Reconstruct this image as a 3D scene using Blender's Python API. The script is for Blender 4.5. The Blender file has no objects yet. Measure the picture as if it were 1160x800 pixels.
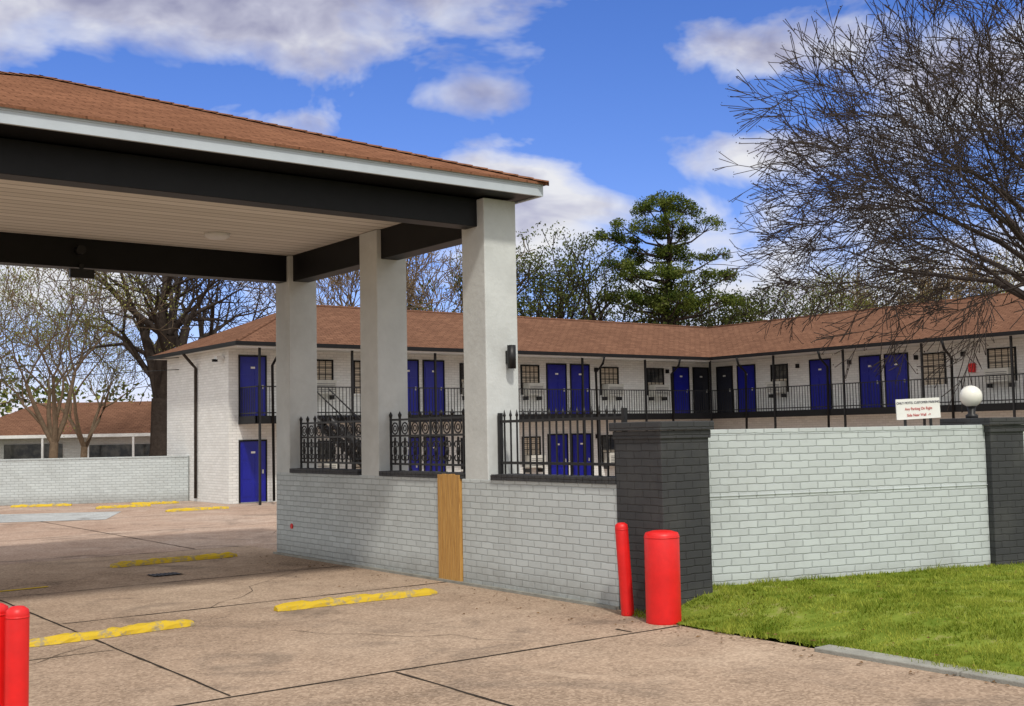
import bpy, math, random
from mathutils import Vector, Matrix
random.seed(7)
sc=bpy.context.scene
sc.view_settings.view_transform='Standard'
try: sc.view_settings.look='None'
except: pass
sc.view_settings.exposure=0

# ------------------------------------------------------------ node helpers
class NT:
    def __init__(s,nt): s.nt=nt; s.n=nt.nodes; s.l=nt.links
    def node(s,t,**k):
        n=s.n.new(t)
        for a,b in k.items(): setattr(n,a,b)
        return n
    def set(s,inp,v):
        if hasattr(v,'is_output') or isinstance(v,bpy.types.NodeSocket): s.l.new(v,inp)
        else: inp.default_value=v
    def math(s,op,a,b=None,c=None,clamp=False):
        n=s.node('ShaderNodeMath',operation=op,use_clamp=clamp)
        s.set(n.inputs[0],a)
        if b is not None: s.set(n.inputs[1],b)
        if c is not None: s.set(n.inputs[2],c)
        return n.outputs[0]
    def mix(s,f,a,b,blend='MIX'):
        n=s.node('ShaderNodeMix',data_type='RGBA',blend_type=blend)
        s.set(n.inputs[0],f); s.set(n.inputs[6],a); s.set(n.inputs[7],b)
        return n.outputs[2]
    def noise(s,vec,scale,detail=4,rough=.55,dist=0):
        n=s.node('ShaderNodeTexNoise')
        if vec is not None: s.l.new(vec,n.inputs['Vector'])
        n.inputs['Scale'].default_value=scale; n.inputs['Detail'].default_value=min(detail,5)
        n.inputs['Roughness'].default_value=rough; n.inputs['Distortion'].default_value=dist
        return n.outputs['Fac']
    def ramp(s,f,stops):
        n=s.node('ShaderNodeValToRGB'); s.l.new(f,n.inputs[0])
        e=n.color_ramp.elements
        while len(e)>1: e.remove(e[-1])
        e[0].position=stops[0][0]; e[0].color=c4(stops[0][1])
        for p,c in stops[1:]:
            x=e.new(p); x.color=c4(c)
        return n.outputs[0]
def c4(c):
    if isinstance(c,(int,float)): return (c,c,c,1)
    return (c[0],c[1],c[2],1)
def newmat(name):
    m=bpy.data.materials.new(name); m.use_nodes=True
    t=NT(m.node_tree); b=m.node_tree.nodes['Principled BSDF']
    return m,t,b
def bump(t,b,h,strength=.4,dist=.02):
    n=t.node('ShaderNodeBump'); n.inputs['Strength'].default_value=strength; n.inputs['Distance'].default_value=dist
    t.l.new(h,n.inputs['Height']); t.l.new(n.outputs[0],b.inputs['Normal'])
def matte(m):
    nt=m.node_tree; b=nt.nodes['Principled BSDF']; d=nt.nodes.new('ShaderNodeBsdfDiffuse')
    if b.inputs['Base Color'].links: nt.links.new(b.inputs['Base Color'].links[0].from_socket,d.inputs['Color'])
    if b.inputs['Normal'].links: nt.links.new(b.inputs['Normal'].links[0].from_socket,d.inputs['Normal'])
    for l in list(b.outputs[0].links): nt.links.new(d.outputs[0],l.to_socket)
    nt.nodes.remove(b); return m
def objc(t): return t.node('ShaderNodeTexCoord').outputs['Object']
def uvc(t): return t.node('ShaderNodeTexCoord').outputs['UV']

def m_plain(name,col,rough=.6,var=.15,scale=6,metal=0,bmp=0,bscale=60,dirt=None,spec=.5):
    m,t,b=newmat(name); o=objc(t)
    f=t.noise(o,scale,3,.65)
    c=t.ramp(f,[(.25,[x*(1-var) for x in col]),(.75,[min(1,x*(1+var)) for x in col])])
    if dirt:
        f2=t.noise(o,scale*.35,5,.7,.4)
        k=t.ramp(f2,[(.5,0),(.75,1)])
        c=t.mix(t.math('MULTIPLY',k,.5),c,c4(dirt))
    t.l.new(c,b.inputs['Base Color']); b.inputs['Roughness'].default_value=rough; b.inputs['Metallic'].default_value=metal
    b.inputs['Specular IOR Level'].default_value=spec
    if bmp: bump(t,b,t.noise(o,bscale,2),bmp,.01)
    if rough>=.8: matte(m)
    return m
def m_brick(name,col,mort,bw=.25,rh=.085,stain=(.2,.19,.17),gap=.009,bs=.6,wear=.25,fine=True):
    m,t,b=newmat(name); u=uvc(t); o=objc(t)
    n=t.node('ShaderNodeTexBrick')
    if fine:
        wv=t.node('ShaderNodeTexNoise'); t.l.new(o,wv.inputs['Vector']); wv.inputs['Scale'].default_value=9; wv.inputs['Detail'].default_value=1
        va=t.node('ShaderNodeVectorMath',operation='MULTIPLY_ADD'); t.l.new(wv.outputs['Color'],va.inputs[0]); va.inputs[1].default_value=(.024,.018,0); t.l.new(u,va.inputs[2])
        t.l.new(va.outputs[0],n.inputs['Vector'])
    else: t.l.new(u,n.inputs['Vector'])
    n.inputs['Scale'].default_value=1; n.inputs['Brick Width'].default_value=bw; n.inputs['Row Height'].default_value=rh
    n.inputs['Mortar Size'].default_value=gap; n.inputs['Mortar Smooth'].default_value=.6
    n.inputs['Color1'].default_value=c4([min(1,x*1.03) for x in col]); n.inputs['Color2'].default_value=c4([x*.91 for x in col]); n.inputs['Mortar'].default_value=c4(mort)
    n.inputs['Bias'].default_value=0
    c=n.outputs['Color']
    f=t.noise(o,1.3,5,.7,0)
    c=t.mix(t.math('MULTIPLY',t.ramp(f,[(.48,0),(.8,1)]),wear),c,c4(stain))
    if fine:
        sep=t.node('ShaderNodeSeparateXYZ'); t.l.new(o,sep.inputs[0])
        g=t.math('SUBTRACT',1,t.math('DIVIDE',sep.outputs[2],.34),clamp=True)
        g=t.math('MULTIPLY',g,t.math('MULTIPLY',t.noise(o,9,4,.7),1.0))
        c=t.mix(g,c,c4(stain))
    t.l.new(c,b.inputs['Base Color']); b.inputs['Roughness'].default_value=.7
    bump(t,b,t.math('SUBTRACT',0,n.outputs['Fac']),bs,.02)
    if 'dark' not in name and 'charcoal' not in name: matte(m)
    return m
def m_shingle(name,c1,c2):
    m,t,b=newmat(name); u=uvc(t); o=objc(t)
    n=t.node('ShaderNodeTexBrick'); t.l.new(u,n.inputs['Vector'])
    n.inputs['Scale'].default_value=1; n.inputs['Brick Width'].default_value=.3; n.inputs['Row Height'].default_value=.16
    n.inputs['Mortar Size'].default_value=.011; n.inputs['Mortar Smooth'].default_value=.2
    n.inputs['Color1'].default_value=c4(c1); n.inputs['Color2'].default_value=c4(c2); n.inputs['Mortar'].default_value=c4([x*.4 for x in c2])
    f=t.noise(o,.6,5,.7); c=t.mix(t.math('MULTIPLY',t.ramp(f,[(.4,0),(.7,1)]),.5),n.outputs['Color'],c4([x*.6 for x in c2]))
    f=t.noise(o,30,2,.7); c=t.mix(t.math('MULTIPLY',t.ramp(f,[(.35,0),(.7,1)]),.4),c,c4([x*1.5 for x in c1]))
    t.l.new(c,b.inputs['Base Color'])
    bump(t,b,t.math('SUBTRACT',0,n.outputs['Fac']),.6,.02)
    return matte(m)
def m_leaf(name,dark,light,scale=1.0,trans=.25):
    m,t,b=newmat(name); o=objc(t)
    f=t.noise(o,scale,1,.6)
    g=t.node('ShaderNodeNewGeometry')
    r=g.outputs['Random Per Island']
    k=t.math('ADD',t.math('MULTIPLY',f,.7),t.math('MULTIPLY',r,.35))
    c=t.ramp(k,[(.3,dark),(.75,light)])
    t.l.new(c,b.inputs['Base Color'])
    tr=t.node('ShaderNodeBsdfTranslucent'); t.l.new(c,tr.inputs[0])
    mx=t.node('ShaderNodeMixShader'); mx.inputs[0].default_value=trans
    out=m.node_tree.nodes['Material Output']
    t.l.new(b.outputs[0],mx.inputs[1]); t.l.new(tr.outputs[0],mx.inputs[2]); t.l.new(mx.outputs[0],out.inputs[0])
    return matte(m)

M={}
M['wall_blue']=m_brick('painted_brick_pale_blue',(.54,.59,.595),(.39,.43,.435))
M['wall_white']=m_brick('painted_brick_white',(.78,.785,.765),(.62,.63,.61),wear=.15,stain=(.40,.38,.33),fine=False)
M['brick_dark']=m_brick('painted_brick_charcoal',(.036,.038,.042),(.018,.019,.021),stain=(.11,.11,.10),wear=.4)
M['stucco']=m_plain('column_stucco',(.58,.61,.60),.85,.08,2.5,bmp=.5,bscale=14,dirt=(.42,.43,.41))
M['black']=m_plain('black_paint',(.006,.006,.007),.5,.3,4,spec=.25)
M['blackmetal']=m_plain('black_iron',(.010,.010,.011),.45,.3,8,spec=.4)
M['fascia']=m_plain('fascia_paint',(.46,.52,.57),.6,.06,3)
M['white']=m_plain('white_trim',(.72,.73,.72),.6,.06,3)
M['slabunder']=m_plain('balcony_soffit',(.62,.62,.59),.8,.1,1.5)
M['shingle']=m_shingle('brown_shingles',(.235,.112,.066),(.150,.070,.042))
M['shingle2']=m_shingle('brown_shingles_motel',(.195,.103,.067),(.130,.067,.045))
M['blue']=m_plain('blue_door_paint',(.006,.010,.27),.35,.12,3)
M['darkdoor']=m_plain('dark_door',(.015,.017,.03),.4,.2,3)
M['red']=m_plain('red_paint',(.70,.008,.008),.45,.12,5,bmp=.15,bscale=25)
M['concrete_grey']=m_plain('kerb_concrete',(.30,.30,.27),.9,.2,5,bmp=.5,dirt=(.16,.15,.13))
M['dark']=m_plain('joint_dark',(.05,.042,.035),.95,.4,10)
M['plastic']=m_plain('ac_plastic',(.55,.55,.50),.6,.1,5)
M['bark']=m_plain('bark',(.050,.040,.034),.95,.35,9,spec=.1)
M['barkgrey']=m_plain('bark_grey',(.062,.050,.045),.95,.3,9,spec=.1)
M['barktan']=m_plain('bark_tan',(.17,.125,.085),.95,.3,9,spec=.1)
M['signwhite']=m_plain('sign_white',(.78,.78,.76),.5,.04,3)
M['textblack']=m_plain('sign_text_black',(.03,.03,.06),.5,.05,3)
M['textred']=m_plain('sign_text_red',(.5,.03,.03),.5,.05,3)
M['leafpine']=m_leaf('pine_needles',(.020,.042,.010),(.18,.22,.045),1.1)
M['leafdark']=m_leaf('oak_leaves',(.035,.05,.016),(.14,.16,.05),.8)
M['leafspring']=m_leaf('spring_leaves',(.12,.14,.03),(.33,.34,.10),.5)
M['leaftan']=m_leaf('tan_buds',(.18,.135,.07),(.36,.28,.15),.5)
M['grassblade']=m_leaf('grass_blades',(.11,.17,.012),(.46,.50,.09),2.2,.4)
M['deadleaf']=m_leaf('dead_leaves',(.10,.05,.02),(.25,.15,.07),2,.1)
m,t,b=newmat('cedar_planks'); o=objc(t)
mp=t.node('ShaderNodeMapping'); mp.inputs['Scale'].default_value=(14,14,.8); t.l.new(o,mp.inputs[0])
f=t.noise(mp.outputs[0],3,5,.65,1.2)
c=t.ramp(f,[(.3,(.32,.15,.03)),(.55,(.52,.29,.075)),(.75,(.62,.37,.12))]); t.l.new(c,b.inputs['Base Color']); b.inputs['Roughness'].default_value=.6
M['wood']=m
m,t,b=newmat('ceiling_boards'); o=objc(t)
s=t.node('ShaderNodeSeparateXYZ'); t.l.new(o,s.inputs[0])
fr=t.math('FRACT',t.math('DIVIDE',s.outputs[1],.24)); g=t.math('LESS_THAN',fr,.10)
fl=t.math('FLOOR',t.math('DIVIDE',s.outputs[1],.24))
wn=t.node('ShaderNodeTexWhiteNoise',noise_dimensions='1D'); t.l.new(fl,wn.inputs['W'])
c=t.ramp(wn.outputs['Value'],[(0,(.66,.635,.58)),(1,(.77,.745,.69))])
c=t.mix(t.math('MULTIPLY',t.noise(o,1.2,5,.7),.3),c,c4((.55,.52,.46)))
c=t.mix(g,c,c4((.27,.25,.22))); t.l.new(c,b.inputs['Base Color'])
M['ceiling']=matte(m)
def m_agg(name,c1,c2,c3):
    m,t,b=newmat(name); o=objc(t)
    big=t.noise(o,.22,4,.62,.6); mid=t.noise(o,1.6,5,.72,0)
    c=t.ramp(big,[(.32,c1),(.5,c2),(.68,c3)])
    c=t.mix(t.math('MULTIPLY',t.ramp(mid,[(.42,0),(.72,1)]),.5),c,c4([x*.55 for x in c1]))
    v=t.node('ShaderNodeTexVoronoi'); t.l.new(o,v.inputs['Vector']); v.inputs['Scale'].default_value=46
    cc=t.node('ShaderNodeSeparateColor'); t.l.new(v.outputs['Color'],cc.inputs[0])
    c=t.mix(.28,c,t.ramp(cc.outputs[0],[(0,[x*.35 for x in c1]),(.5,c2),(1,[min(1,x*1.7) for x in c3])]))
    st=t.noise(o,.6,4,.6,1.5); c=t.mix(t.math('MULTIPLY',t.ramp(st,[(.53,0),(.70,1)]),.5),c,c4((.115,.095,.08)))
    lt=t.noise(o,.9,3,.6,.8); c=t.mix(t.math('MULTIPLY',t.ramp(lt,[(.58,0),(.74,1)]),.35),c,c4([min(1,x*1.3) for x in c3]))
    t.l.new(c,b.inputs['Base Color'])
    return matte(m)
M['concrete']=m_agg('aggregate_concrete',(.275,.20,.145),(.385,.285,.21),(.455,.355,.27))
M['concrete_pale']=m_agg('aggregate_concrete_pale',(.33,.225,.17),(.41,.30,.235),(.47,.385,.325))
M['patch']=m_agg('patched_concrete',(.31,.32,.32),(.40,.41,.41),(.48,.50,.50))
m,t,b=newmat('worn_yellow_paint'); o=objc(t)
f=t.noise(o,7,5,.75); c=t.mix(t.ramp(f,[(.49,0),(.60,1)]),c4((.60,.42,.04)),c4((.34,.28,.17)))
t.l.new(c,b.inputs['Base Color']); M['yellow']=matte(m)
m,t,b=newmat('terrain_grass'); o=objc(t)
c=t.ramp(t.noise(o,.3,5,.7),[(.3,(.06,.08,.025)),(.7,(.13,.13,.055))]); t.l.new(c,b.inputs['Base Color']); M['terrain']=matte(m)
m,t,b=newmat('lawn_soil'); o=objc(t)
c=t.ramp(t.noise(o,3,5,.7),[(.35,(.10,.15,.02)),(.58,(.19,.24,.04)),(.72,(.28,.25,.11))]); t.l.new(c,b.inputs['Base Color']); M['lawn']=matte(m)
m,t,b=newmat('window_glass'); o=objc(t)
c=t.ramp(t.noise(o,2.5,3),[(.4,(.03,.035,.04)),(.65,(.12,.12,.11))]); t.l.new(c,b.inputs['Base Color']); b.inputs['Roughness'].default_value=.12; M['glass']=m
m,t,b=newmat('window_blind'); o=objc(t)
s=t.node('ShaderNodeSeparateXYZ'); t.l.new(o,s.inputs[0])
fr=t.math('FRACT',t.math('DIVIDE',s.outputs[2],.07)); c=t.mix(t.math('LESS_THAN',fr,.3),c4((.60,.52,.40)),c4((.22,.19,.15)))
t.l.new(c,b.inputs['Base Color']); b.inputs['Roughness'].default_value=.5; M['blind']=m
m,t,b=newmat('lamp_globe_glass'); b.inputs['Base Color'].default_value=(.82,.81,.74,1); b.inputs['Roughness'].default_value=.25
M['globe']=m

# ------------------------------------------------------------ mesh builder
class MB:
    def __init__(s): s.v=[];s.f=[];s.m=[];s.mats=[];s.sm=[]
    def mi(s,k):
        if k not in s.mats: s.mats.append(k)
        return s.mats.index(k)
    def face(s,pts,mat,smooth=False):
        i=len(s.v); s.v+= [tuple(p) for p in pts]; s.f.append(tuple(range(i,i+len(pts)))); s.m.append(s.mi(mat)); s.sm.append(smooth)
    def box(s,x0,x1,y0,y1,z0,z1,mat,X=None):
        c=[(x0,y0,z0),(x1,y0,z0),(x1,y1,z0),(x0,y1,z0),(x0,y0,z1),(x1,y0,z1),(x1,y1,z1),(x0,y1,z1)]
        if X: c=[tuple(X@Vector(p)) for p in c]
        i=len(s.v); s.v+=c; k=s.mi(mat)
        for q in [(0,3,2,1),(4,5,6,7),(0,1,5,4),(1,2,6,5),(2,3,7,6),(3,0,4,7)]:
            s.f.append(tuple(i+a for a in q)); s.m.append(k); s.sm.append(False)
    def tube(s,pts,rad,mat,n=6,cap=True,smooth=True):
        k=s.mi(mat); rings=[]
        P=[Vector(p) for p in pts]
        for j,p in enumerate(P):
            d=(P[min(j+1,len(P)-1)]-P[max(j-1,0)])
            if d.length<1e-6: d=Vector((0,0,1))
            d.normalize()
            a=Vector((0,0,1)) if abs(d.z)<.9 else Vector((1,0,0))
            e1=d.cross(a).normalized(); e2=d.cross(e1)
            r=rad[j] if isinstance(rad,(list,tuple)) else rad
            i=len(s.v)
            for q in range(n):
                th=2*math.pi*q/n
                s.v.append(tuple(p+e1*(r*math.cos(th))+e2*(r*math.sin(th))))
            rings.append(i)
        for a,b_ in zip(rings[:-1],rings[1:]):
            for q in range(n):
                s.f.append((a+q,b_+q,b_+(q+1)%n,a+(q+1)%n)); s.m.append(k); s.sm.append(smooth)
        if cap:
            s.f.append(tuple(rings[0]+q for q in range(n))); s.m.append(k); s.sm.append(False)
            s.f.append(tuple(rings[-1]+q for q in reversed(range(n)))); s.m.append(k); s.sm.append(False)
    def sphere(s,c,r,mat,nu=24,nv=14):
        k=s.mi(mat); c=Vector(c); i=len(s.v)
        for a in range(nv+1):
            ph=math.pi*a/nv
            for q in range(nu):
                th=2*math.pi*q/nu; s.v.append(tuple(c+Vector((math.sin(ph)*math.cos(th),math.sin(ph)*math.sin(th),math.cos(ph)))*r))
        for a in range(nv):
            for q in range(nu):
                s.f.append((i+a*nu+q,i+(a+1)*nu+q,i+(a+1)*nu+(q+1)%nu,i+a*nu+(q+1)%nu)); s.m.append(k); s.sm.append(True)
    def build(s,name,parent=None,uv=True,bevel=0):
        me=bpy.data.meshes.new(name); me.from_pydata(s.v,[],s.f)
        for k in s.mats: me.materials.append(M[k])
        me.polygons.foreach_set('material_index',s.m); me.polygons.foreach_set('use_smooth',s.sm)
        if uv:
            L=me.uv_layers.new(name='UVMap').data
            for p in me.polygons:
                n=p.normal
                t=Vector((0,0,1)).cross(n)
                if t.length<.05: t=Vector((1,0,0)); bt=Vector((0,1,0))
                else: t.normalize(); bt=n.cross(t)
                for li in p.loop_indices:
                    co=me.vertices[me.loops[li].vertex_index].co
                    L[li].uv=(co.dot(t),co.dot(bt))
        me.update()
        o=bpy.data.objects.new(name,me); sc.collection.objects.link(o)
        if parent: o.parent=parent
        if bevel:
            b=o.modifiers.new('b','BEVEL'); b.width=bevel; b.segments=2; b.limit_method='ANGLE'
        return o
def empty(name):
    o=bpy.data.objects.new(name,None); sc.collection.objects.link(o); return o

# ------------------------------------------------------------ camera
th=.0185; p=math.atan(91/1320)
R0=Vector((.8,-.6,0)); F0=Vector((.6,.8,0)); Z=Vector((0,0,1))
F=F0*math.cos(p)+Z*math.sin(p); U=-F0*math.sin(p)+Z*math.cos(p)
r=R0*math.cos(th)-U*math.sin(th); u=R0*math.sin(th)+U*math.cos(th)
cam=bpy.data.cameras.new('camera'); co=bpy.data.objects.new('camera',cam); sc.collection.objects.link(co)
co.matrix_world=Matrix(((r.x,u.x,-F.x,0),(r.y,u.y,-F.y,0),(r.z,u.z,-F.z,2),(0,0,0,1)))
cam.sensor_width=36; cam.lens=36*1320/1160; cam.clip_end=2000; sc.camera=co

# ------------------------------------------------------------ sky and sun
SUN_EL=52; sund=Vector((-.40,-1,0)).normalized()
w=bpy.data.worlds.new('World'); sc.world=w; w.use_nodes=True
try: w.cycles.sampling_method='NONE'
except Exception as ex: print(ex)
t=NT(w.node_tree); t.n.clear()
sky=t.node('ShaderNodeTexSky',sky_type='NISHITA'); sky.sun_disc=False; sky.sun_elevation=math.radians(SUN_EL)
sky.sun_rotation=math.atan2(sund.x,sund.y); sky.air_density=1.0; sky.dust_density=.3; sky.ozone_density=2.5
hs=t.node('ShaderNodeHueSaturation'); hs.inputs['Saturation'].default_value=1.25; hs.inputs['Value'].default_value=1.0
t.l.new(sky.outputs[0],hs.inputs['Color'])
tint=t.mix(1.0,hs.outputs[0],c4((.92,.84,1.22)),'MULTIPLY')
bg1=t.node('ShaderNodeBackground'); t.l.new(tint,bg1.inputs[0]); bg1.inputs[1].default_value=.125
tc=t.node('ShaderNodeTexCoord').outputs['Generated']
s=t.node('ShaderNodeSeparateXYZ'); t.l.new(tc,s.inputs[0])
az=t.math('MULTIPLY',t.math('ARCTAN2',s.outputs[0],s.outputs[1]),57.2958)
el=t.math('MULTIPLY',t.math('ARCSINE',s.outputs[2]),57.2958)
cb=t.node('ShaderNodeCombineXYZ'); t.l.new(t.math('MULTIPLY',az,.10),cb.inputs[0]); t.l.new(t.math('MULTIPLY',el,.17),cb.inputs[1])
cv=cb.outputs[0]
n1=t.noise(cv,1.3,5,.56,.3); n2=t.noise(cv,2.4,4,.55,.3)
blobs=[(19,21,17,3.9,1.15),(34.5,21.4,6.5,2.3,1.0),(37.8,10.8,4.6,3.0,1.3),(50.2,17.8,6.5,1.5,1.0),(49.0,13.0,4.6,1.1,.85),(58.5,15.3,6,2.6,1.2),
       (53,6.5,11,3.2,1.0),(24.5,15.2,3.5,1.0,.55),(33.5,16.4,4.5,1.1,.66),(13,8,14,3.5,.85)]
acc=None
for (a,e,ra,re,wt) in blobs:
    dx=t.math('MULTIPLY_ADD',az,1/ra,-a/ra); dy=t.math('MULTIPLY_ADD',el,1/re,-e/re)
    q=t.math('MULTIPLY_ADD',dx,dx,t.math('MULTIPLY',dy,dy))
    gq=t.math('MULTIPLY',t.math('EXPONENT',t.math('MULTIPLY',q,-1)),wt)
    acc=gq if acc is None else t.math('MAXIMUM',acc,gq)
hi=t.math('MULTIPLY',t.math('SUBTRACT',el,23),.12,clamp=True)
sd=t.math('MULTIPLY',t.math('SUBTRACT',t.math('ABSOLUTE',t.math('SUBTRACT',az,37)),38),.06,clamp=True)
acc=t.math('MAXIMUM',acc,t.math('MULTIPLY',t.math('MAXIMUM',hi,sd),.85))  # cloud cover added outside the view to raise and whiten the ambient light
dens=t.math('ADD',t.math('MULTIPLY',acc,.62),t.math('MULTIPLY',t.math('SUBTRACT',n1,.5),1.45))
mask=t.ramp(dens,[(.18,0),(.34,.6),(.55,1)])
shade=t.math('ADD',t.math('MULTIPLY',n2,1.0),t.math('MULTIPLY',t.math('SUBTRACT',dens,.3),-.30))
shade=t.math('SUBTRACT',shade,t.math('MULTIPLY',t.math('MINIMUM',t.math('SUBTRACT',el,13),9),.020))
shade=t.math('ADD',shade,t.math('MULTIPLY',t.math('MAXIMUM',hi,sd),.6))
ccol=t.ramp(shade,[(.12,(.33,.34,.50)),(.32,(.55,.56,.70)),(.52,(.85,.86,.91)),(.85,(1.0,.98,.95))])
bg2=t.node('ShaderNodeBackground'); t.l.new(ccol,bg2.inputs[0])
t.l.new(t.math('MULTIPLY_ADD',t.math('MAXIMUM',hi,sd),.10,.95),bg2.inputs[1])
mx=t.node('ShaderNodeMixShader'); t.l.new(mask,mx.inputs[0]); t.l.new(bg1.outputs[0],mx.inputs[1]); t.l.new(bg2.outputs[0],mx.inputs[2])
wo=t.node('ShaderNodeOutputWorld'); t.l.new(mx.outputs[0],wo.inputs[0])
sl=bpy.data.lights.new('sun','SUN'); sl.energy=2.5; sl.angle=math.radians(4.5); sl.color=(1,.94,.84)
so=bpy.data.objects.new('sun',sl); sc.collection.objects.link(so)
d=Vector((sund.x*math.cos(math.radians(SUN_EL)),sund.y*math.cos(math.radians(SUN_EL)),math.sin(math.radians(SUN_EL))))
so.rotation_euler=d.to_track_quat('Z','Y').to_euler(); so.location=d*50

# ------------------------------------------------------------ ground
b=MB(); b.face([(-600,-600,-.03),(700,-600,-.03),(700,700,-.03),(-600,700,-.03)],'terrain'); b.build('ground')
b=MB()
b.face([(-40,-12,-.004),(8.62,-12,-.004),(8.62,8.7,-.004),(-40,8.7,-.004)],'concrete')
b.face([(-40,8.7,-.004),(9.2,8.7,-.004),(9.2,20.6,-.004),(-40,20.6,-.004)],'concrete')
b.face([(-40,20.6,-.004),(9.2,20.6,-.004),(9.2,60,-.004),(-40,60,-.004)],'concrete_pale')
b.face([(9.2,9.7,-.004),(60,-3,-.004),(60,60,-.004),(9.2,60,-.004)],'concrete_pale')
b.build('driveway_pavement')
b=MB()
def joint(x0,y0,x1,y1,w=.014,z=.001):
    n=max(2,int(math.hypot(x1-x0,y1-y0)/.25)); L=math.hypot(x1-x0,y1-y0); nx,ny=-(y1-y0)/L,(x1-x0)/L
    pr=None
    for i in range(n+1):
        f=i/n; o_=random.uniform(-.006,.006); ww=w*random.uniform(.5,1.3)
        x=x0+(x1-x0)*f+nx*o_; y=y0+(y1-y0)*f+ny*o_
        c=((x-nx*ww,y-ny*ww,z),(x+nx*ww,y+ny*ww,z))
        if pr: b.face([pr[0],c[0],c[1],pr[1]],'dark')
        pr=c
for J in [(3.75,8.75,3.75,20.5),(5.2,-4,5.2,8.65),(-4,8.7,8.6,8.7),(-6,11.4,3.7,11.4),(3.8,13.4,8.9,13.4),(-6,16.2,8.9,16.2),(-20,20.6,9,20.6),(3.7,20.7,3.7,36),(-10,25.5,14,25.5),(-10,30.5,14,30.5),(8.2,20.7,8.2,36),(0,-4,0,8.6),(8.0,8.75,8.0,9.0)]: joint(*J)
for (x,y,dx,dy,n) in [(5.5,13.4,.3,.35,8),(1,9,.35,.3,9),(4,17,.4,.15,10),(7,9,-.2,.3,7),(10,22,.4,.4,9)]:
    for i in range(n):
        x2=x+dx+random.uniform(-.18,.18); y2=y+dy+random.uniform(-.18,.18); joint(x,y,x2,y2,.004,.0012); x,y=x2,y2
b.build('pavement_joints')
b=MB(); b.face([(5.6,32.2,.003),(9.6,30.2,.003),(11.0,33.2,.003),(6.6,35.8,.003)],'patch'); b.build('pavement_patch')
b=MB(); b.face([(6.1,16.95,.004),(6.55,16.95,.004),(6.55,17.3,.004),(6.1,17.3,.004)],'dark')
for i in range(7): b.box(6.12+i*.06,6.15+i*.06,16.97,17.28,.005,.012,'blackmetal')
b.build('drain_grate')

def stop(x0,y0,x1,y1,w=.10,h=.075):
    L=math.hypot(x1-x0,y1-y0); ang=math.atan2(y1-y0,x1-x0)
    X=Matrix.Translation(((x0+x1)/2,(y0+y1)/2,0))@Matrix.Rotation(ang,4,'Z')
    b=MB(); n=18; prof=[(-w,0),(-w*.85,h*.55),(-w*.45,h),(w*.45,h),(w*.85,h*.55),(w,0)]
    rows=[]
    for i in range(n+1):
        f=i/n; e=1-(.35 if i in(0,n) else 0); bend=.02*math.sin(f*5+x0)
        rows.append([X@Vector((-L/2+L*f,bend+a*e*random.uniform(.9,1.1),c*e*random.uniform(.75,1.15) if c else 0)) for a,c in prof])
    for i in range(n):
        for j in range(5): b.face([rows[i][j],rows[i+1][j],rows[i+1][j+1],rows[i][j+1]],'yellow')
    b.face(rows[0],'yellow'); b.face(rows[-1][::-1],'yellow')
    return b.build('parking_stop')
for q in [(5.96,12.6,8.12,12.56),(6.05,18.74,8.2,18.9),(3.1,12.2,4.85,12.3),(11.8,31.9,13.62,31.9),(9.3,38.4,10.9,37.6),(12.3,36.3,13.7,35.9),(15.6,31.9,16.6,31.9),(10.9,35.2,12.5,35.1)]: stop(*q)
b=MB(); b.face([(2.6,16.7,.003),(4.6,16.9,.003),(4.6,17.0,.003),(2.6,16.8,.003)],'yellow'); b.build('painted_line')

# ------------------------------------------------------------ lawn
def edge(y): return 8.66+.05*math.sin(y*2.1)+.03*math.sin(y*5.3)
def wally(x): return 9.57-(x-9.65)*.261
def lz(x,y):
    k=max(0,min(1,(x-8.66)/(1.0+max(0,9.2-y)*.4))); k=k*k*(3-2*k)
    return .012+.188*k
b=MB(); NX,NY=60,40
for i in range(NX):
    for j in range(NY):
        def P(i,j):
            fy=j/NY; fx=(i/NX)**1.6
            y=-6+fy*15.0
            x=edge(y)+fx*26
            ymax=wally(max(x,8.7))+.02 if x>9.6 else 9.25
            y2=-6+fy*(ymax+6)
            return (x,y2,lz(x,y2))
        b.face([P(i,j),P(i+1,j),P(i+1,j+1),P(i,j+1)],'lawn',True)
b.build('lawn')
b=MB(); k=b.mi('grassblade')
for _ in range(100000):
    y=random.uniform(4.0,9.7); x=8.56+random.random()**1.25*8.5
    if x<edge(y)+random.gauss(0,.06) : continue
    if x<9.7:
        if y>9.18 and x>8.85: continue
        if y>9.6: continue
    elif y>wally(x)-.01: continue
    if (x-8.65)**2+(y-8.97)**2<.045: continue
    z=lz(x,y); n=math.sin(x*3.1+1.3*math.sin(y*2.7))*math.sin(y*2.3+x)
    n2_=math.sin(x*7.3+2*math.sin(y*5.1))*math.sin(y*8.7+x*2)
    if n2_<-.5 and random.random()<.75: continue
    h=random.uniform(.018,.042)*(1+.35*n+.3*n2_)*(1.4 if y>wally(x)-.12 or x<edge(y)+.15 else 1)
    if random.random()<.012: h*=2
    a=random.uniform(0,6.283); wd=random.uniform(.004,.009); l=random.uniform(.1,1.1)*h; a2=random.uniform(0,6.283)
    i=len(b.v)
    b.v+=[(x-wd*math.cos(a),y-wd*math.sin(a),z-.004),(x+wd*math.cos(a),y+wd*math.sin(a),z-.004),(x+l*math.cos(a2),y+l*math.sin(a2),z+h)]
    b.f.append((i,i+1,i+2)); b.m.append(k); b.sm.append(False)
b.build('grass',uv=False)
b=MB()
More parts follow.
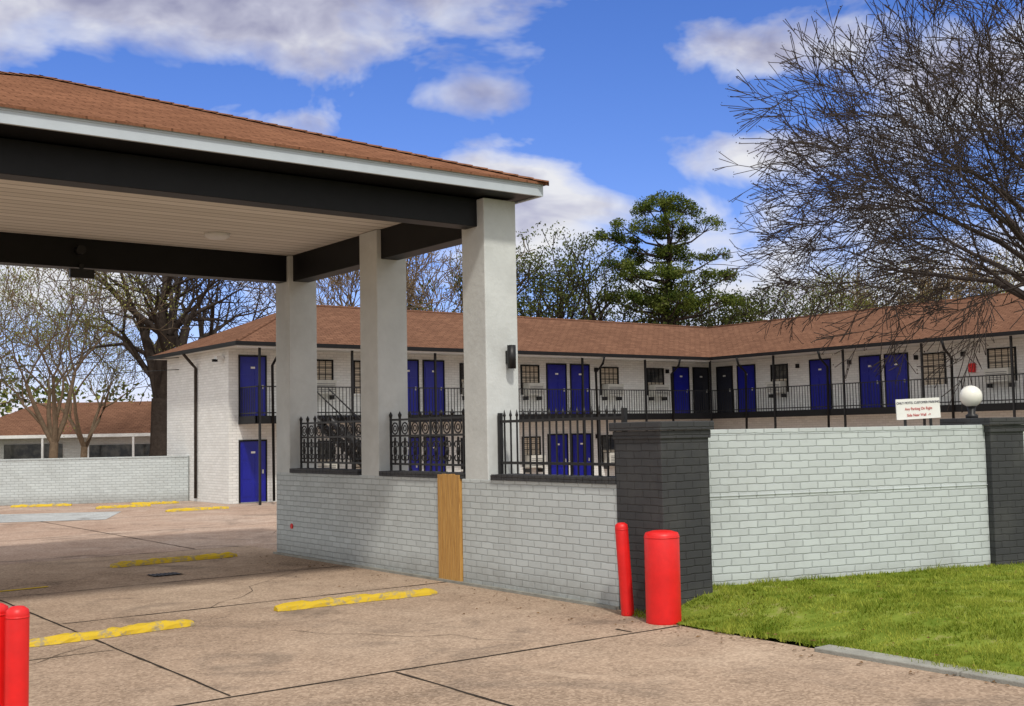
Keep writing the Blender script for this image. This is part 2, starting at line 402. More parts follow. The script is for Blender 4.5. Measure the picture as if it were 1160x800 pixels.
for _ in range(520):
    y=random.uniform(4,9.2) if random.random()<.5 else random.uniform(9,19)
    if y<9.2: x=random.choice([edge(y)-random.random()**2*.5,random.uniform(8.7,14)])
    else: x=8.9-random.random()**3*1.5
    if x>8.7 and y>wally(max(x,9.65))-.05: continue
    z=(lz(x,y)+.04) if x>8.66 and y<9.2 else .006
    a=random.uniform(0,6.28); s_=random.uniform(.012,.03)
    b.face([(x+s_*math.cos(a),y+s_*math.sin(a),z),(x-s_*.5*math.sin(a),y+s_*.5*math.cos(a),z+random.uniform(0,.012)),(x-s_*math.cos(a),y-s_*math.sin(a),z),(x+s_*.5*math.sin(a),y-s_*.5*math.cos(a),z+.004)],'deadleaf')
b.build('fallen_leaves',uv=False)
b=MB()
for i,(y0,y1) in enumerate([(4.0,5.45),(5.47,6.9)]): b.box(8.50,8.72,y0,y1,-.02,.035,'concrete_grey')
b.build('kerb_strip',bevel=.01)

# ------------------------------------------------------------ low driveway wall
lw=empty('low_brick_wall')
b=MB(); b.box(8.92,9.2,9.95,13.08,-.02,1.40,'wall_blue'); b.box(8.92,9.2,13.63,18.80,-.02,1.40,'wall_blue'); b.box(8.98,9.2,13.08,13.63,-.02,1.40,'wall_blue'); b.build('masonry',lw,bevel=.008)
b=MB()
for y0,y1 in [(9.951,12.40),(13.06,15.24),(15.88,18.24)]:
    y=y0
    while y<y1-.05:
        e=min(y+.115,y1); b.box(8.895,9.225,y+.004,e-.004,1.402,1.475+random.uniform(-.004,.004),'brick_dark'); y+=.115
    b.box(8.91,9.21,y0,y1,1.40,1.46,'brick_dark')
b.build('coping',lw)
b=MB(); b.box(8.86,8.919,9.96,18.82,-.02,.03,'concrete_grey'); b.build('footing',lw)
b=MB(); b.tube([(8.92,18.2,.50),(8.905,18.2,.50)],.045,'red',12); b.build('reflector',lw)
g=empty('wooden_gate_panel'); b=MB()
for i in range(5):
    y=13.085+i*.109; b.box(8.885,8.975,y+.003,y+.106,.02,1.46+random.uniform(-.01,.01),'wood')
b.build('planks',g,bevel=.006)
def pier(name,X,w,dp,top):
    e=empty(name); b=MB(); b.box(0,w,0,dp,-.05,top-.10,'brick_dark',X); b.build('shaft',e,bevel=.008)
    b=MB(); o_=.05
    b.box(-o_,w+o_,-o_,dp+o_,top-.098,top,'brick_dark',X); b.build('cap',e,bevel=.01)
    b=MB(); b.box(-.02,w+.02,-.02,dp+.02,top-.19,top-.1,'brick_dark',X); b.build('corbel',e,bevel=.008); return e
pier('brick_pier',Matrix.Translation((8.9,9.2,0)),.74,.745,2.10)
ang=math.atan2(-.261,1); WX=Matrix.Translation((9.646,9.571,0))@Matrix.Rotation(ang,4,'Z')
b=MB(); b.box(0,4.46,0,.26,-.05,1.93,'wall_blue',WX); b.box(-.0,4.46,-.004,.264,1.932,2.0,'wall_blue',WX)
b.box(0,4.46,-.010,-.002,1.22,1.235,'wall_blue',WX)
o_=b.build('street_brick_wall',bevel=.006)
e=pier('brick_pier',WX@Matrix.Translation((4.465,-.09,0)),.56,.80,2.09)
b=MB(); b.box(5.03,16,0,.26,-.05,2.0,'wall_blue',WX); b.build('street_brick_wall',bevel=.008)
gl=empty('globe_lamp'); c=WX@Vector((4.62,.38,2.38)); b=MB(); b.sphere(c,.145,'globe'); b.build('globe',gl)
b=MB(); b.tube([(c.x,c.y,2.085),(c.x,c.y,2.13),(c.x,c.y,2.15),(c.x,c.y,2.25)],[.08,.08,.045,.06],'blackmetal',16); b.build('base',gl)
sg=empty('parking_sign')
SX=WX@Matrix.Translation((3.24,.12,1.98))@Matrix.Rotation(math.radians(-2),4,'Y')
b=MB(); b.box(-.08,.62,0,.012,.10,.36,'signwhite',SX); b.build('panel',sg); b=MB()
b.box(.05,.08,.014,.035,-.3,.3,'blackmetal',SX); b.box(.46,.49,.014,.035,-.3,.3,'blackmetal',SX); b.build('stakes',sg)
def text(tx,size,x,z,mat,par,X,name):
    cu=bpy.data.curves.new(name,'FONT'); cu.body=tx; cu.size=size; cu.extrude=.001; cu.align_x='CENTER'; cu.materials.append(M[mat])
    o=bpy.data.objects.new(name,cu); sc.collection.objects.link(o); o.matrix_world=X@Matrix.Translation((x,-.004,z))@Matrix.Rotation(math.radians(90),4,'X'); o.parent=par
text('ONLY MOTEL CUSTOMER PARKING',.043,.27,.295,'textblack',sg,SX,'lettering_1')
text('Any Parking On Right',.050,.27,.215,'textred',sg,SX,'lettering_3'); text('Side Near Wall  ->',.050,.27,.135,'textred',sg,SX,'lettering_4')
def bollard(x,y,r_,h,lx=0,ly=0,z0=0,name='bollard'):
    e=empty(name); b=MB(); n=8; P=[];Rr=[]
    for zz,rr in [(-.03,r_),(.02,r_),(h*.5,r_*1.0),(h-.05,r_),(h-.02,r_*.93),(h,r_*.55),(h+.004,.01)]:
        P.append((x+lx*zz/h,y+ly*zz/h,z0+zz)); Rr.append(rr)
    b.tube(P,Rr,'red',28); b.build('post',e)
    b=MB()
    for zz in (h*.93,): b.tube([(x+lx*zz/h,y+ly*zz/h,z0+zz-.006),(x+lx*zz/h,y+ly*zz/h,z0+zz+.006)],r_*1.015,'red',28)
    b.build('weld_band',e)
bollard(8.65,8.97,.185,.95); bollard(8.70,9.58,.072,1.0,-.05,.02)
bollard(1.98,7.98,.072,.95); bollard(1.88,8.14,.085,.96)

# ------------------------------------------------------------ porte-cochere
cp=empty('entrance_canopy')
b=MB(); S=.53
for y in (12.47,15.29,18.28): b.box(8.925,8.925+S,y,y+S,1.39,5.14,'stucco')
for y in (12.47,15.29,18.28): b.box(8.99,8.925+S,y+.01,y+S-.01,-.02,1.39,'stucco')
b.box(-.6,-.07,12.47,13.0,-.02,5.14,'stucco'); b.box(-.6,-.07,18.28,18.81,-.02,5.14,'stucco')
b.build('columns',cp,bevel=.012)
b=MB()
b.box(-.1,8.92,12.62,12.90,4.77,5.145,'black')
b.box(-.1,8.92,18.36,18.66,4.69,5.145,'black')
b.box(9.0,9.3,13.003,15.287,4.69,5.145,'black'); b.box(9.0,9.3,15.823,18.277,4.69,5.145,'black')
b.box(-.5,-.2,13.003,18.277,4.69,5.145,'black')
b.build('beams',cp,bevel=.006)
EX0,EX1,EY0,EY1=-1.15,9.56,12.08,20.4; EZ0,EZ1=5.15,5.33
b=MB(); b.box(-.1,9.0,12.9,18.36,5.147,5.17,'ceiling'); b.build('ceiling',cp)
b=MB(); b.face([(EX0,EY0,5.165),(EX1,EY0,5.165),(EX1,EY1,5.165),(EX0,EY1,5.165)],'black')
b.build('soffit',cp)
b=MB(); q=.04
b.box(EX0,EX1,EY0-q,EY0,EZ0,EZ1,'fascia'); b.box(EX0,EX1,EY1,EY1+q,EZ0,EZ1,'fascia'); b.box(EX1,EX1+q,EY0-q,EY1+q,EZ0-.002,EZ1-.002,'fascia'); b.box(EX0-q,EX0,EY0-q,EY1+q,EZ0-.002,EZ1-.002,'fascia')
b.box(EX0-.0,EX1,EY0-q-.012,EY0-q-.001,EZ1-.05,EZ1+.004,'fascia'); b.build('fascia_board',cp)
b=MB(); a=.08
E=[(EX0-a,EY0-a,EZ1),(EX1+a,EY0-a,EZ1),(EX1+a,EY1+a,EZ1),(EX0-a,EY1+a,EZ1)]; AP=(4.30,16.4,7.0)
for i in range(4): b.face([E[i],E[(i+1)%4],AP],'shingle')
E2=[(x,y,z-.03) for x,y,z in E]
for i in range(4): b.face([E2[i],E2[(i+1)%4],E[(i+1)%4],E[i]],'shingle')
for i in range(4):
    P0=Vector(E[i]);P1=Vector(AP); n=34
    for j in range(n):
        c=P0.lerp(P1,(j+.5)/n); dd=(P1-P0).normalized(); c0=c-dd*.13; c1=c+dd*.13; sd=dd.cross(Vector((0,0,1))).normalized()*.12
        b.face([c0-sd+Vector((0,0,-.01)),c0+Vector((0,0,.035)),c1+Vector((0,0,.022)),c1-sd+Vector((0,0,-.025))],'shingle'); b.face([c0+Vector((0,0,.035)),c0+sd+Vector((0,0,-.01)),c1+sd+Vector((0,0,-.025)),c1+Vector((0,0,.022))],'shingle')
b.build('hip_roof',cp)
b=MB(); b.tube([(7.05,16.9,5.147),(7.05,16.9,5.10),(7.05,16.9,5.07)],[.19,.19,.13],'white',20); b.build('ceiling_light',cp)
b=MB(); b.box(5.25,5.62,18.28,18.35,4.52,4.66,'blackmetal'); b.box(5.40,5.46,18.30,18.34,4.66,4.74,'blackmetal'); b.tube([(5.4,18.2,4.95),(5.4,18.36,4.95)],.07,'blackmetal',12); b.build('hanging_box',cp)  # black object hanging at the back beam, not a lamp
wl=empty('wall_sconce'); b=MB(); b.tube([(9.27,12.37,2.86),(9.27,12.37,3.17)],.058,'blackmetal',18); b.box(9.24,9.36,12.40,12.467,2.93,3.1,'blackmetal'); b.build('body',wl)

# ironwork
def ring(b,cx,cy,cz,r_,tr=.011,n=14,a0=0,a1=2*math.pi):
    pts=[]
    for i in range(n+1):
        a=a0+(a1-a0)*i/n; pts.append((cx,cy+r_*math.cos(a),cz+r_*math.sin(a)))
    b.tube(pts,tr,'blackmetal',5,False)
def ornate(y0,y1):
    b=MB(); x=9.12
    for z in (1.56,1.98,2.22): b.box(x-.012,x+.012,y0,y1,z,z+.03,'blackmetal')
    n=max(3,int((y1-y0)/.26)); st=(y1-y0)/n
    for i in range(n+1):
        y=y0+i*st; yy=min(max(y,y0+.02),y1-.02); b.box(x-.014,x+.014,yy-.014,yy+.014,1.45,2.27,'blackmetal')
        b.tube([(x,yy,2.27),(x,yy,2.31),(x,yy,2.36)],[.02,.03,.003],'blackmetal',6)
    for i in range(n):
        c=y0+(i+.5)*st
        ring(b,x,c,2.105,.085); ring(b,x,c,2.105,.04,.009,10)
        for sgn in (1,-1):
            for zc,dr in ((1.87,1),(1.67,-1)):
                pts=[]
                for k in range(18):
                    a=k/17*4.2; rr=.085*(1-k/17*.75)
                    pts.append((x,c+sgn*(.062-rr*math.cos(a)*.7+0.0),zc+dr*rr*math.sin(a)*.9-dr*.02))
                b.tube(pts,.010,'blackmetal',5,False)
            b.tube([(x,c+sgn*.008,1.58),(x,c+sgn*.035,1.77),(x,c+sgn*.008,1.97)],.010,'blackmetal',5,False)
        b.tube([(x,c,1.71),(x,c,1.77),(x,c,1.83)],[.004,.032,.004],'blackmetal',6)
    return b
fe=empty('ornamental_iron_fence')
ornate(13.02,15.27).build('scroll_panel_1',fe,uv=False); ornate(15.84,18.26).build('scroll_panel_2',fe,uv=False)
b=MB(); x=9.1
for z in (1.60,2.14): b.box(x-.015,x+.015,9.97,12.46,z,z+.035,'blackmetal')
y=10.03
while y<12.45:
    b.box(x-.009,x+.009,y-.009,y+.009,1.46,2.22,'blackmetal'); b.tube([(x,y,2.2),(x,y,2.235),(x,y,2.31)],[.008,.026,.002],'blackmetal',4); y+=.135
for y in (10.0,12.42): b.box(x-.025,x+.025,y-.025,y+.025,1.44,2.27,'blackmetal')
pf=empty('picket_iron_fence'); b.build('pickets_and_rails',pf,uv=False)

# ------------------------------------------------------------ motel
mo=empty('motel_building')
YW,XW=33.9,35.65; YB,XB=32.7,34.45; ZS0,ZS1=2.45,2.64
b=MB(); b.box(14.5,40.9,YW,39.1,-.02,4.78,'wall_white'); b.box(XW,40.9,3,YW-.001,-.02,4.78,'wall_white'); b.build('walls',mo)
b=MB(); b.box(14.9,XW-.001,YB+.06,YW-.001,ZS0+.02,ZS1,'slabunder'); b.box(XB+.06,XW-.001,3,YB+.058,ZS0+.02,ZS1,'slabunder')
b.box(14.85,XB,YB,YB+.058,ZS0-.02,ZS1+.03,'black'); b.box(XB,XB+.058,3,YB+.05,ZS0-.02,ZS1+.03,'black'); b.box(14.82,14.898,YB,YW-.002,ZS0-.02,ZS1+.03,'black'); b.build('balcony',mo)
RZ=6.5; EV=4.88; e0x,e0y,ebx,eby,ri_x,ri_y=34.05,32.3,41.8,39.7,37.9,36.0; lx=14.1; rl=17.9
b=MB()
b.face([(lx,e0y,EV),(e0x,e0y,EV),(ri_x,ri_y,RZ),(rl,ri_y,RZ)],'shingle2')
b.face([(lx,eby,EV),(lx,e0y,EV),(rl,ri_y,RZ)],'shingle2')
b.face([(ebx,eby,EV),(lx,eby,EV),(rl,ri_y,RZ),(ri_x,ri_y,RZ)],'shingle2')
b.face([(e0x,e0y,EV),(e0x,2,EV),(ri_x,5.6,RZ),(ri_x,ri_y,RZ)],'shingle2')
b.face([(ebx,2,EV),(ebx,eby,EV),(ri_x,ri_y,RZ),(ri_x,5.6,RZ)],'shingle2')
b.face([(e0x,2,EV),(ebx,2,EV),(ri_x,5.6,RZ)],'shingle2')
for (p0,p1) in [((rl,ri_y,RZ),(ri_x,ri_y,RZ)),((ri_x,ri_y,RZ),(ri_x,5.6,RZ)),((lx,e0y,EV),(rl,ri_y,RZ))]:
    b.tube([p0,p1],.06,'shingle2',6)
b.build('roof',mo)
b=MB()
b.face([(lx,e0y,4.77),(ebx,e0y,4.77),(ebx,eby,4.77),(lx,eby,4.77)],'slabunder'); b.face([(e0x,2,4.77),(ebx,2,4.77),(ebx,e0y,4.77),(e0x,e0y,4.77)],'slabunder'); b.build('soffit',mo)
b=MB()
b.box(lx,e0x,e0y-.1,e0y,4.75,4.87,'black'); b.box(e0x-.1,e0x,2,e0y-.1,4.75,4.87,'black'); b.box(lx-.1,lx,e0y-.1,eby,4.75,4.87,'black')
b.box(lx,e0x,e0y,e0y+.03,4.70,4.86,'white'); 
b.build('gutter',mo)
def RXm(yc): return Matrix(((0,1,0,XW),(-1,0,0,yc),(0,0,1,0),(0,0,0,1)))
def door(b,X,w,z,mat='blue',h=1.88):
    fm='black'
    b.box(-w/2-.04,-w/2,-.05,.02,z,z+h+.05,fm,X); b.box(w/2,w/2+.04,-.05,.02,z,z+h+.05,fm,X); b.box(-w/2,w/2,-.05,.02,z+h,z+h+.05,fm,X)
    b.box(-w/2,w/2,-.02,.02,z+.01,z+h,mat,X)
    pw=w/2-.13
    for sx in (-1,1):
        for (a,c) in ((.18,.62),(.72,1.22),(1.32,1.70)):
            x0=sx*(w/4+.0)-pw/2; 
            b.box(x0,x0+pw,-.034,-.021,z+a,z+c,mat,X)
    b.box(w/2-.13,w/2-.09,-.07,-.021,z+.88,z+1.0,'plastic',X)
    b.box(-.07,.07,-.040,-.0345,z+1.51,z+1.57,'signwhite',X)
    b.box(-w/2,w/2,-.10,.0,z-.02,z+.012,'concrete_grey',X)
def window(b,X,w,z,ac=False,h=1.05):
    z0=z+.75
    b.box(-w/2-.05,w/2+.05,-.06,.0,z0-.05,z0,'white',X); b.box(-w/2-.05,w/2+.05,-.05,.0,z0+h,z0+h+.05,'black',X)
    b.box(-w/2-.05,-w/2,-.05,.0,z0,z0+h,'black',X); b.box(w/2,w/2+.05,-.05,.0,z0,z0+h,'black',X)
    b.box(-w/2,w/2,-.008,-.002,z0,z0+h*.5,'blind',X); b.box(-w/2,w/2,-.008,-.002,z0+h*.5,z0+h,'blind' if random.random()<.6 else 'glass',X)
    for i in range(1,4): b.box(-w/2+w*i/4-.01,-w/2+w*i/4+.01,-.03,-.01,z0,z0+h,'blackmetal',X)
    for i in range(1,5): b.box(-w/2,w/2,-.035,-.012,z0+h*i/5-.01,z0+h*i/5+.01,'blackmetal',X)
    if ac:
        b.box(-w/2+.03,w/2-.03,-.40,-.04,z0-.02,z0+.42,'plastic',X)
        for i in range(5): b.box(-w/2+.08,w/2-.08,-.408,-.401,z0+.05+i*.06,z0+.065+i*.06,'darkdoor',X)
        b.box(-w/2+.05,-w/2+.08,-.3,-.001,z0-.2,z0-.061,'blackmetal',X); b.box(w/2-.08,w/2-.05,-.3,-.001,z0-.2,z0-.061,'blackmetal',X)
bd=MB(); bw=MB()
LD=[(15.29,.85),(20.95,.8),(22.0,.8),(27.47,.88),(28.62,.88),(34.0,.85)]
LWn=[(17.6,.9,1),(19.3,.8,0),(23.6,.9,1),(26.22,.75,1),(30.1,.85,1),(32.55,.85,1)]
RD=[(31.83,.88),(28.16,.92),(25.93,.85),(24.83,.9),(18.4,.9),(17.2,.9),(11.8,.9),(10.7,.9)]
RW=[(30.13,.75,1),(23.35,.85,0),(20.83,.9,1),(15.2,.9,1),(8.6,.9,1)]
for z in (0.02,ZS1+.01):
    for (x,w_) in LD: door(bd,Matrix.Translation((x,YW,0)),w_,z)
    door(bd,Matrix.Translation((35.15,YW,0)),.85,z,'darkdoor')
    for (x,w_,ac) in LWn: window(bw,Matrix.Translation((x,YW,0)),w_,z,ac)
    for (y,w_) in RD: door(bd,RXm(y),w_,z)
    door(bd,RXm(33.0),.8,z,'darkdoor')
    for (y,w_,ac) in RW: window(bw,RXm(y),w_,z,ac)
bd.build('doors',mo,uv=False); bw.build('windows',mo,uv=False)
b=MB()
for z in (ZS1+.10,ZS1+.90): b.box(14.87,XB,YB+.015,YB+.045,z,z+.035,'blackmetal'); b.box(XB+.015,XB+.045,3,YB,z,z+.035,'blackmetal'); b.box(14.86,14.89,YB,YW-.01,z,z+.035,'blackmetal')
x=14.95
while x<XB: b.box(x-.008,x+.008,YB+.02,YB+.038,ZS1+.03,ZS1+.91,'blackmetal'); x+=.125
y=3.1
while y<YB: b.box(XB+.02,XB+.038,y-.008,y+.008,ZS1+.03,ZS1+.91,'blackmetal'); y+=.125
y=YB+.12
while y<YW: b.box(14.866,14.884,y-.008,y+.008,ZS1+.03,ZS1+.91,'blackmetal'); y+=.125
b.build('railings',mo,uv=False)
b=MB()
for x in (14.98,18.15,21.3,24.5,27.75,30.9,XB+.02): b.box(x-.03,x+.03,YB-.04,YB+.03,-.02,4.77,'blackmetal')
for y in (29.4,26.2,23.0,19.8,16.6,13.4,10,6.8,3.2): b.box(XB-.04,XB+.03,y-.03,y+.03,-.02,4.77,'blackmetal')
b.build('posts',mo,uv=False)
b=MB()
def spout(X):
    b.tube([X@Vector((0,-1.7,4.76)),X@Vector((0,-1.6,4.5)),X@Vector((0,-1.2,4.2)),X@Vector((0,-1.28,.1))],.045,'black',8)
for x in (15.1,24.0,28.1,32.0): spout(Matrix.Translation((x+.3,YW,0)))
for y in (30.8,26.9,21.9,16): spout(RXm(y))
b.tube([(14.02,36.4,4.76),(14.3,36.4,4.45),(14.44,36.4,4.3),(14.44,36.4,.1)],.05,'bark',8)
b.build('downspouts',mo,uv=False)
b=MB()
for x in (17.0,24.6,29.4,33.2):
    for z in (1.75,4.3): b.box(x-.05,x+.05,YW-.12,YW-.001,z,z+.16,'black')
for y in (29.2,26.8,24.0,22.2):
    for z in (1.75,4.3): b.box(XW-.12,XW-.001,y-.05,y+.05,z,z+.16,'black')
b.box(14.25,14.48,34.2,34.4,4.45,4.55,'white'); b.box(14.15,14.3,34.25,34.35,4.38,4.46,'black')
b.box(XW-.12,XW-.002,21.78,21.98,3.75,4.05,'red'); b.build('wall_lights_and_extinguisher',mo,uv=False)  # the red box is a fire extinguisher, not a light
b=MB()
for i in range(13):
    f=i/13; b.box(19.6-f*2.8-.16,19.6-f*2.8+.16,31.75,32.6,f*2.5+.10,f*2.5+.17,'blackmetal')
for yy in (31.73,32.62):
    b.tube([(19.75,yy,.02),(16.8,yy,2.55)],.13,'blackmetal',4); b.tube([(19.75,yy,.9),(16.8,yy,3.45)],.025,'blackmetal',4)
    for i in range(9):
        f=i/8; b.tube([(19.75-2.95*f,yy,.02+2.53*f),(19.75-2.95*f,yy,.9+2.55*f)],.012,'blackmetal',4)
b.build('stairs',mo,uv=False)

BX=Matrix.Translation((14.45,37.05,0))@Matrix.Rotation(math.atan2(2.44,-4.56),4,'Z')
b=MB(); b.box(0,26,-.2,0,-.02,1.42,'wall_blue',BX); b.box(0,26,-.22,.02,1.421,1.47,'wall_blue',BX); b.build('boundary_wall')
hs_=empty('ranch_house'); HX=Matrix.Translation((19.5,60.5,0))@Matrix.Rotation(math.radians(-36.9),4,'Z')
b=MB(); b.box(-7,3.2,0,6,0,2.3,'wall_white',HX); b.box(-1.2,3.0,-.05,-.01,.5,1.8,'glass',HX); b.box(-5.5,-2.5,-.05,-.01,.9,1.9,'glass',HX); b.build('walls',hs_)
b=MB(); 
Q=[Vector(v) for v in [(-8,-1,2.35),(4.2,-1,2.35),(4.2,7,2.35),(-8,7,2.35),(-5,3,4.1),(1.5,3,4.1)]]; Q=[HX@v for v in Q]
b.face([Q[0],Q[1],Q[5],Q[4]],'shingle2'); b.face([Q[1],Q[2],Q[5]],'shingle2'); b.face([Q[2],Q[3],Q[4],Q[5]],'shingle2'); b.face([Q[3],Q[0],Q[4]],'shingle2'); b.build('roof',hs_)
b=MB()
b.box(-8,4.2,-1.02,-.98,2.2,2.36,'white',HX)
for i in range(6): b.box(-7.8+i*2.3,-7.7+i*2.3,-1,-.9,0,2.3,'white',HX)
b.build('porch',hs_)
b=MB()
for k,(z0) in enumerate((4.35,4.75)):
    pts=[(14.5+(-10-14.5)*i/20,38+(52-38)*i/20,z0+(1.4*i/20)-.9*math.sin(math.pi*i/20)) for i in range(21)]; b.tube(pts,.012,'blackmetal',4)
b.build('overhead_wire',uv=False)

# ------------------------------------------------------------ trees
def rv(): 
    return Vector((random.gauss(0,1),random.gauss(0,1),random.gauss(0,1))).normalized()
def grow(b,p,d,L,r_,depth,P,tips):
    n=3 if depth<P['max'] else 2
    pts=[p.copy()]; rr=[r_]; q=p.copy(); dd=d.copy()
    for i in range(n):
        dd=(dd+rv()*P['wob']+Vector((0,0,P['up'])) ).normalized(); q=q+dd*(L/n); pts.append(q.copy()); rr.append(max(P.get('rmin',.006),r_*(1-(1-P['rt'])*(i+1)/n)))
    b.tube(pts,rr,P['mat'],6 if depth<2 else (4 if depth<4 else 3),False)
    if depth>=P['max']: tips.append((q,dd)); return
    k=P['kids'][min(depth,len(P['kids'])-1)]
    ph=random.uniform(0,6.28)
    for i in range(k):
        a=P['ang']*random.uniform(.6,1.3); e1=dd.orthogonal().normalized(); e1.rotate(Matrix.Rotation(ph+i*2*math.pi/k+random.uniform(-.4,.4),3,dd))
        nd=(dd*math.cos(a)+e1*math.sin(a)).normalized()
        j=len(pts)-1 if i<2 else random.randint(1,len(pts)-1)
        grow(b,pts[j],nd,L*P['ls']*random.uniform(.75,1.15),rr[j]*P['rs'],depth+1,P,tips)
def leaves(b,c,R,n,size,mat,flat=1.0):
    k=b.mi(mat)
    for _ in range(n):
        v=rv(); v*=random.random()**.45; q=c+Vector((v.x*R,v.y*R,v.z*R*flat)); a=rv()*size*random.uniform(.5,1.1); e=rv(); e=(e-a*(e.dot(a)/a.length_squared)).normalized()*size*random.uniform(.25,.6)
        i=len(b.v); b.v+=[tuple(q-a*.5),tuple(q+e*.5),tuple(q+a*.5),tuple(q-e*.5)]; b.f.append((i,i+1,i+2,i+3)); b.m.append(k); b.sm.append(False)
def tree(name,x,y,h,P,r0,leafmat=None,nl=0,lR=.5,ls=.12,trunk=.3,flat=.8,seed=1,z0=0,lean=(0,0)):
    random.seed(seed); e=empty(name); b=MB(); tips=[]
    base=Vector((x,y,z0)); d=Vector((lean[0],lean[1],1)).normalized()
    top=base+d*h*trunk
    b.tube([base,base.lerp(top,.5)+rv()*.05,top],[r0*1.25,r0,r0*.9],P['mat'],9,False)
    k=P['kids'][0]; ph=random.uniform(0,6)
    for i in range(k):
        a=P['ang']*random.uniform(.5,1.3); az_=ph+i*2*math.pi/k
        nd=Vector((math.sin(a)*math.cos(az_),math.sin(a)*math.sin(az_),math.cos(a)))+d*.2; nd.normalize()
        grow(b,top-d*random.uniform(0,.12)*h*trunk,nd,h*P['l0']*random.uniform(.8,1.15),r0*.65,1,P,tips)
    zs=sorted(q.z for q,_ in tips); f=h/(zs[int(len(zs)*.97)]-z0)
    b.v=[(x+(vx-x)*f,y+(vy-y)*f,z0+(vz-z0)*f) for vx,vy,vz in b.v]
    b.build('trunk_and_branches',e,uv=False)
    if leafmat:
        b=MB()
        for q,dd in tips: leaves(b,base+(q-base)*f,lR,nl,ls,leafmat,flat)
        b.build('foliage',e,uv=False)
    return e
BARE=dict(max=6,wob=.17,up=.03,rt=.6,kids=[5,3,3,3,3,2],ang=.68,ls=.72,rs=.72,l0=.25,mat='bark',rmin=.016)
tree('bare_tree',16.9,46.2,13.0,BARE,.40,seed=3,trunk=.26)
tree('bare_tree',20.0,53.0,13.5,BARE,.36,seed=4,trunk=.26)
B2=dict(BARE); B2.update(mat='barktan',ang=.55,max=6,rmin=.018,up=.06)
tree('bare_tree',27.5,50.0,12.8,B2,.30,'leaftan',5,.5,.11,seed=5,trunk=.25)
tree('bare_tree',32.5,50.5,13.4,B2,.30,'leaftan',4,.5,.11,seed=8,trunk=.25)
SP=dict(max=6,wob=.20,up=.08,rt=.6,kids=[4,3,3,3,3,2],ang=.6,ls=.74,rs=.7,l0=.26,mat='barktan',rmin=.012)
tree('willow_tree',12.4,45.0,9.4,SP,.16,'leafspring',12,.4,.10,seed=12,trunk=.2)
tree('willow_tree',9.6,47.5,9.2,SP,.16,'leafspring',14,.45,.10,seed=15,trunk=.2)
tree('willow_tree',16.5,55,8.4,SP,.16,'leafspring',12,.5,.11,seed=16,trunk=.2)
DK=dict(max=4,wob=.18,up=.06,rt=.6,kids=[5,4,4,3],ang=.66,ls=.72,rs=.7,l0=.24,mat='bark',rmin=.02)
tree('oak_tree',36.6,48.0,11.4,DK,.28,'leafdark',34,.62,.20,seed=21,trunk=.28)
tree('oak_tree',40.4,47.5,12.4,DK,.28,'leafdark',30,.66,.20,seed=24,trunk=.28)
tree('oak_tree',46.5,45.5,10.0,DK,.28,'leafdark',38,.7,.22,seed=22,trunk=.25)
tree('oak_tree',50.5,43.0,9.6,DK,.28,'leafdark',30,.7,.2,seed=23,trunk=.25)
tree('bare_tree',55,41,11.2,B2,.25,'leafspring',9,.6,.15,seed=31,trunk=.25)
tree('bare_tree',59.5,38.5,11.6,B2,.25,'leaftan',9,.6,.15,seed=33,trunk=.25)
tree('bare_tree',64,37.5,12.0,B2,.25,'leafspring',9,.6,.15,seed=35,trunk=.25)
# pine: irregular crown of separate needle masses on long limbs
random.seed(41); pe=empty('pine_tree'); b=MB(); lf=MB(); base=Vector((43.2,44.0,0))
tp=[base+Vector((.35*math.sin(i*.9),.2*math.sin(i*.7),13.9*i/10)) for i in range(11)]
b.tube(tp,[.30-.022*i for i in range(11)],'bark',9,False)
MASS=[(.15,14.05,1.0),(-.95,13.5,.8),(1.15,13.55,.85),(2.3,12.5,.95),(1.0,12.4,.8),(-.5,12.6,.7),(-2.1,12.45,.95),(-3.0,12.0,.6),(-1.4,11.5,.65),(2.9,11.25,.75),(1.6,11.1,.9),(.2,11.4,.6),
      (-.5,10.2,.8),(3.3,10.0,.6),(2.1,9.8,.9),(-1.9,10.2,.75),(.7,9.3,.9),(-2.6,10.7,.5),(-1.0,8.9,.75),(2.6,8.6,.8),(1.4,8.3,.8),(-.1,8.2,.7),(3.7,8.9,.5),(-2.9,9.0,.55)]
ax=Vector((.8,-.6,0)); dp=Vector((.6,.8,0))
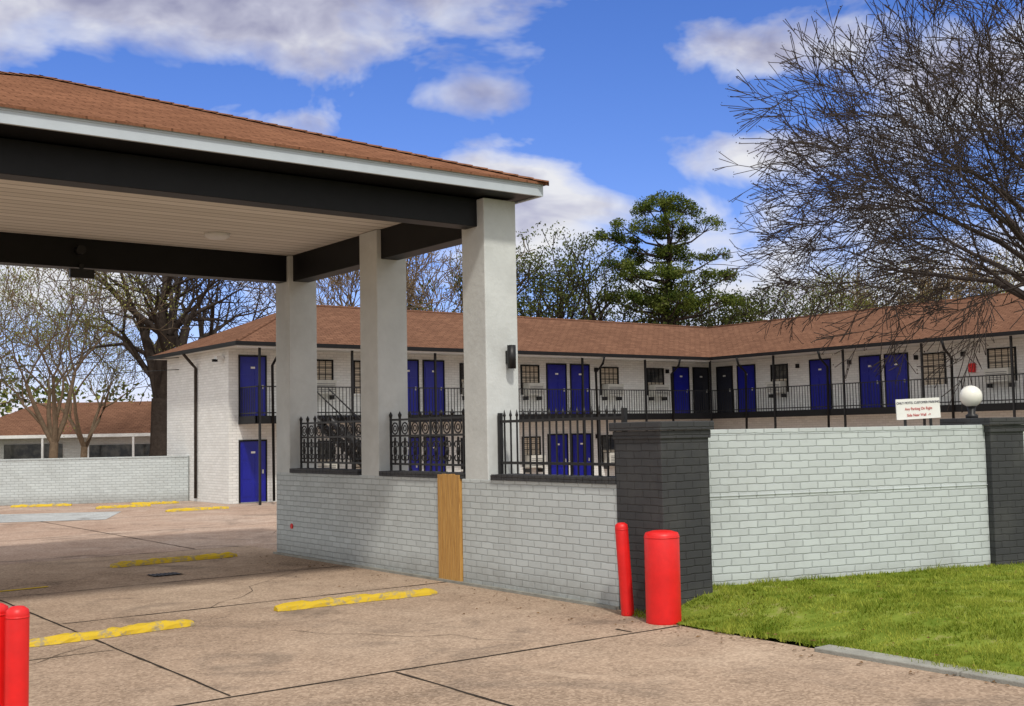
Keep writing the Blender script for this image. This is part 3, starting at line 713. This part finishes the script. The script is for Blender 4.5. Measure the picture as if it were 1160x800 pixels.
for (dx,z,r_) in MASS:
    for rep in range(2):
        if rep==0: q0=base+ax*dx+dp*random.uniform(-1.3,1.3)
        else:
            a=random.uniform(0,6.28); q0=base+(ax*math.cos(a)+dp*math.sin(a))*abs(dx)*random.uniform(.6,1.0); 
            if abs((q0-base).dot(ax))>abs(dx): continue
        q0=q0+Vector((0,0,z+random.uniform(-.1,.1)))
        zr=min(13.6,q0.z-.25*abs(dx)-.3); j=min(9,int(zr/1.39)); p0=tp[j].lerp(tp[j+1],zr/1.39-j)
        pm=p0.lerp(q0,.55)+Vector((0,0,-.25)); b.tube([p0,pm,q0],[.08,.05,.02],'bark',5,False)
        for c in range(7):
            v=rv(); q=q0+Vector((v.x*r_*.95,v.y*r_*.95,abs(v.z)*r_*.55-.1))
            b.tube([q0.lerp(pm,.3),q],[.025,.012],'bark',3,False)
            leaves(lf,q,random.uniform(.30,.52),100,.16,'leafpine',.7)
b.build('trunk_and_limbs',pe,uv=False); lf.build('needles',pe,uv=False)
# crape myrtle behind the street wall, spreading left
random.seed(52); ce=empty('crape_myrtle_tree'); b=MB(); pods=MB(); tips=[]
CP=dict(max=6,wob=.16,up=-.012,rt=.62,kids=[3,3,3,3,3,5],ang=.48,ls=.77,rs=.66,mat='barkgrey',rmin=.0068)
base=Vector((20.3,9.1,0))
for i in range(15):
    if i<10:
        a=math.radians(143+(-65+14*i)+random.uniform(-8,8)); tl=[.55,1.2,.75,1.5,.4,1.3,.85,1.6,.65,1.2][i]
    else: a=math.radians(-37+(i-12)*45); tl=random.uniform(.4,1.0)
    d=Vector((math.cos(a)*tl,math.sin(a)*tl,1)).normalized()
    p1=base+Vector((math.cos(a)*.45,math.sin(a)*.45,2.9)); p2=p1+(d+Vector((0,0,.3))).normalized()*1.2; p3=p2+d*1.4
    b.tube([base+Vector((math.cos(a)*.12,math.sin(a)*.12,0)),p1,p2,p3],[.09,.08,.07,.055],'barkgrey',7,False)
    for kk in range(2):
        nd=(d+rv()*.3).normalized(); grow(b,p3 if kk else p2,nd,1.7,.045,1,CP,tips)
b.build('stems_and_twigs',ce,uv=False)
for q,dd in tips:
    if random.random()<.6: leaves(pods,q,.05,2,.045,'bark')
pods.build('seed_pods',ce,uv=False)
# distant tree mass
random.seed(61); b=MB()
for i in range(170):
    a=math.radians(random.uniform(-12,78)); R=random.uniform(85,125); c=Vector((math.sin(a)*R,math.cos(a)*R,random.uniform(1.5,5.5+2*math.sin(a*9))))
    leaves(b,c,random.uniform(2.5,4),170,.65,random.choice(['leafdark','leafspring','leaftan','leafdark']),.9)
b.build('distant_trees',uv=False)
print('faces',sum(len(o.data.polygons) for o in bpy.data.objects if o.type=='MESH'))
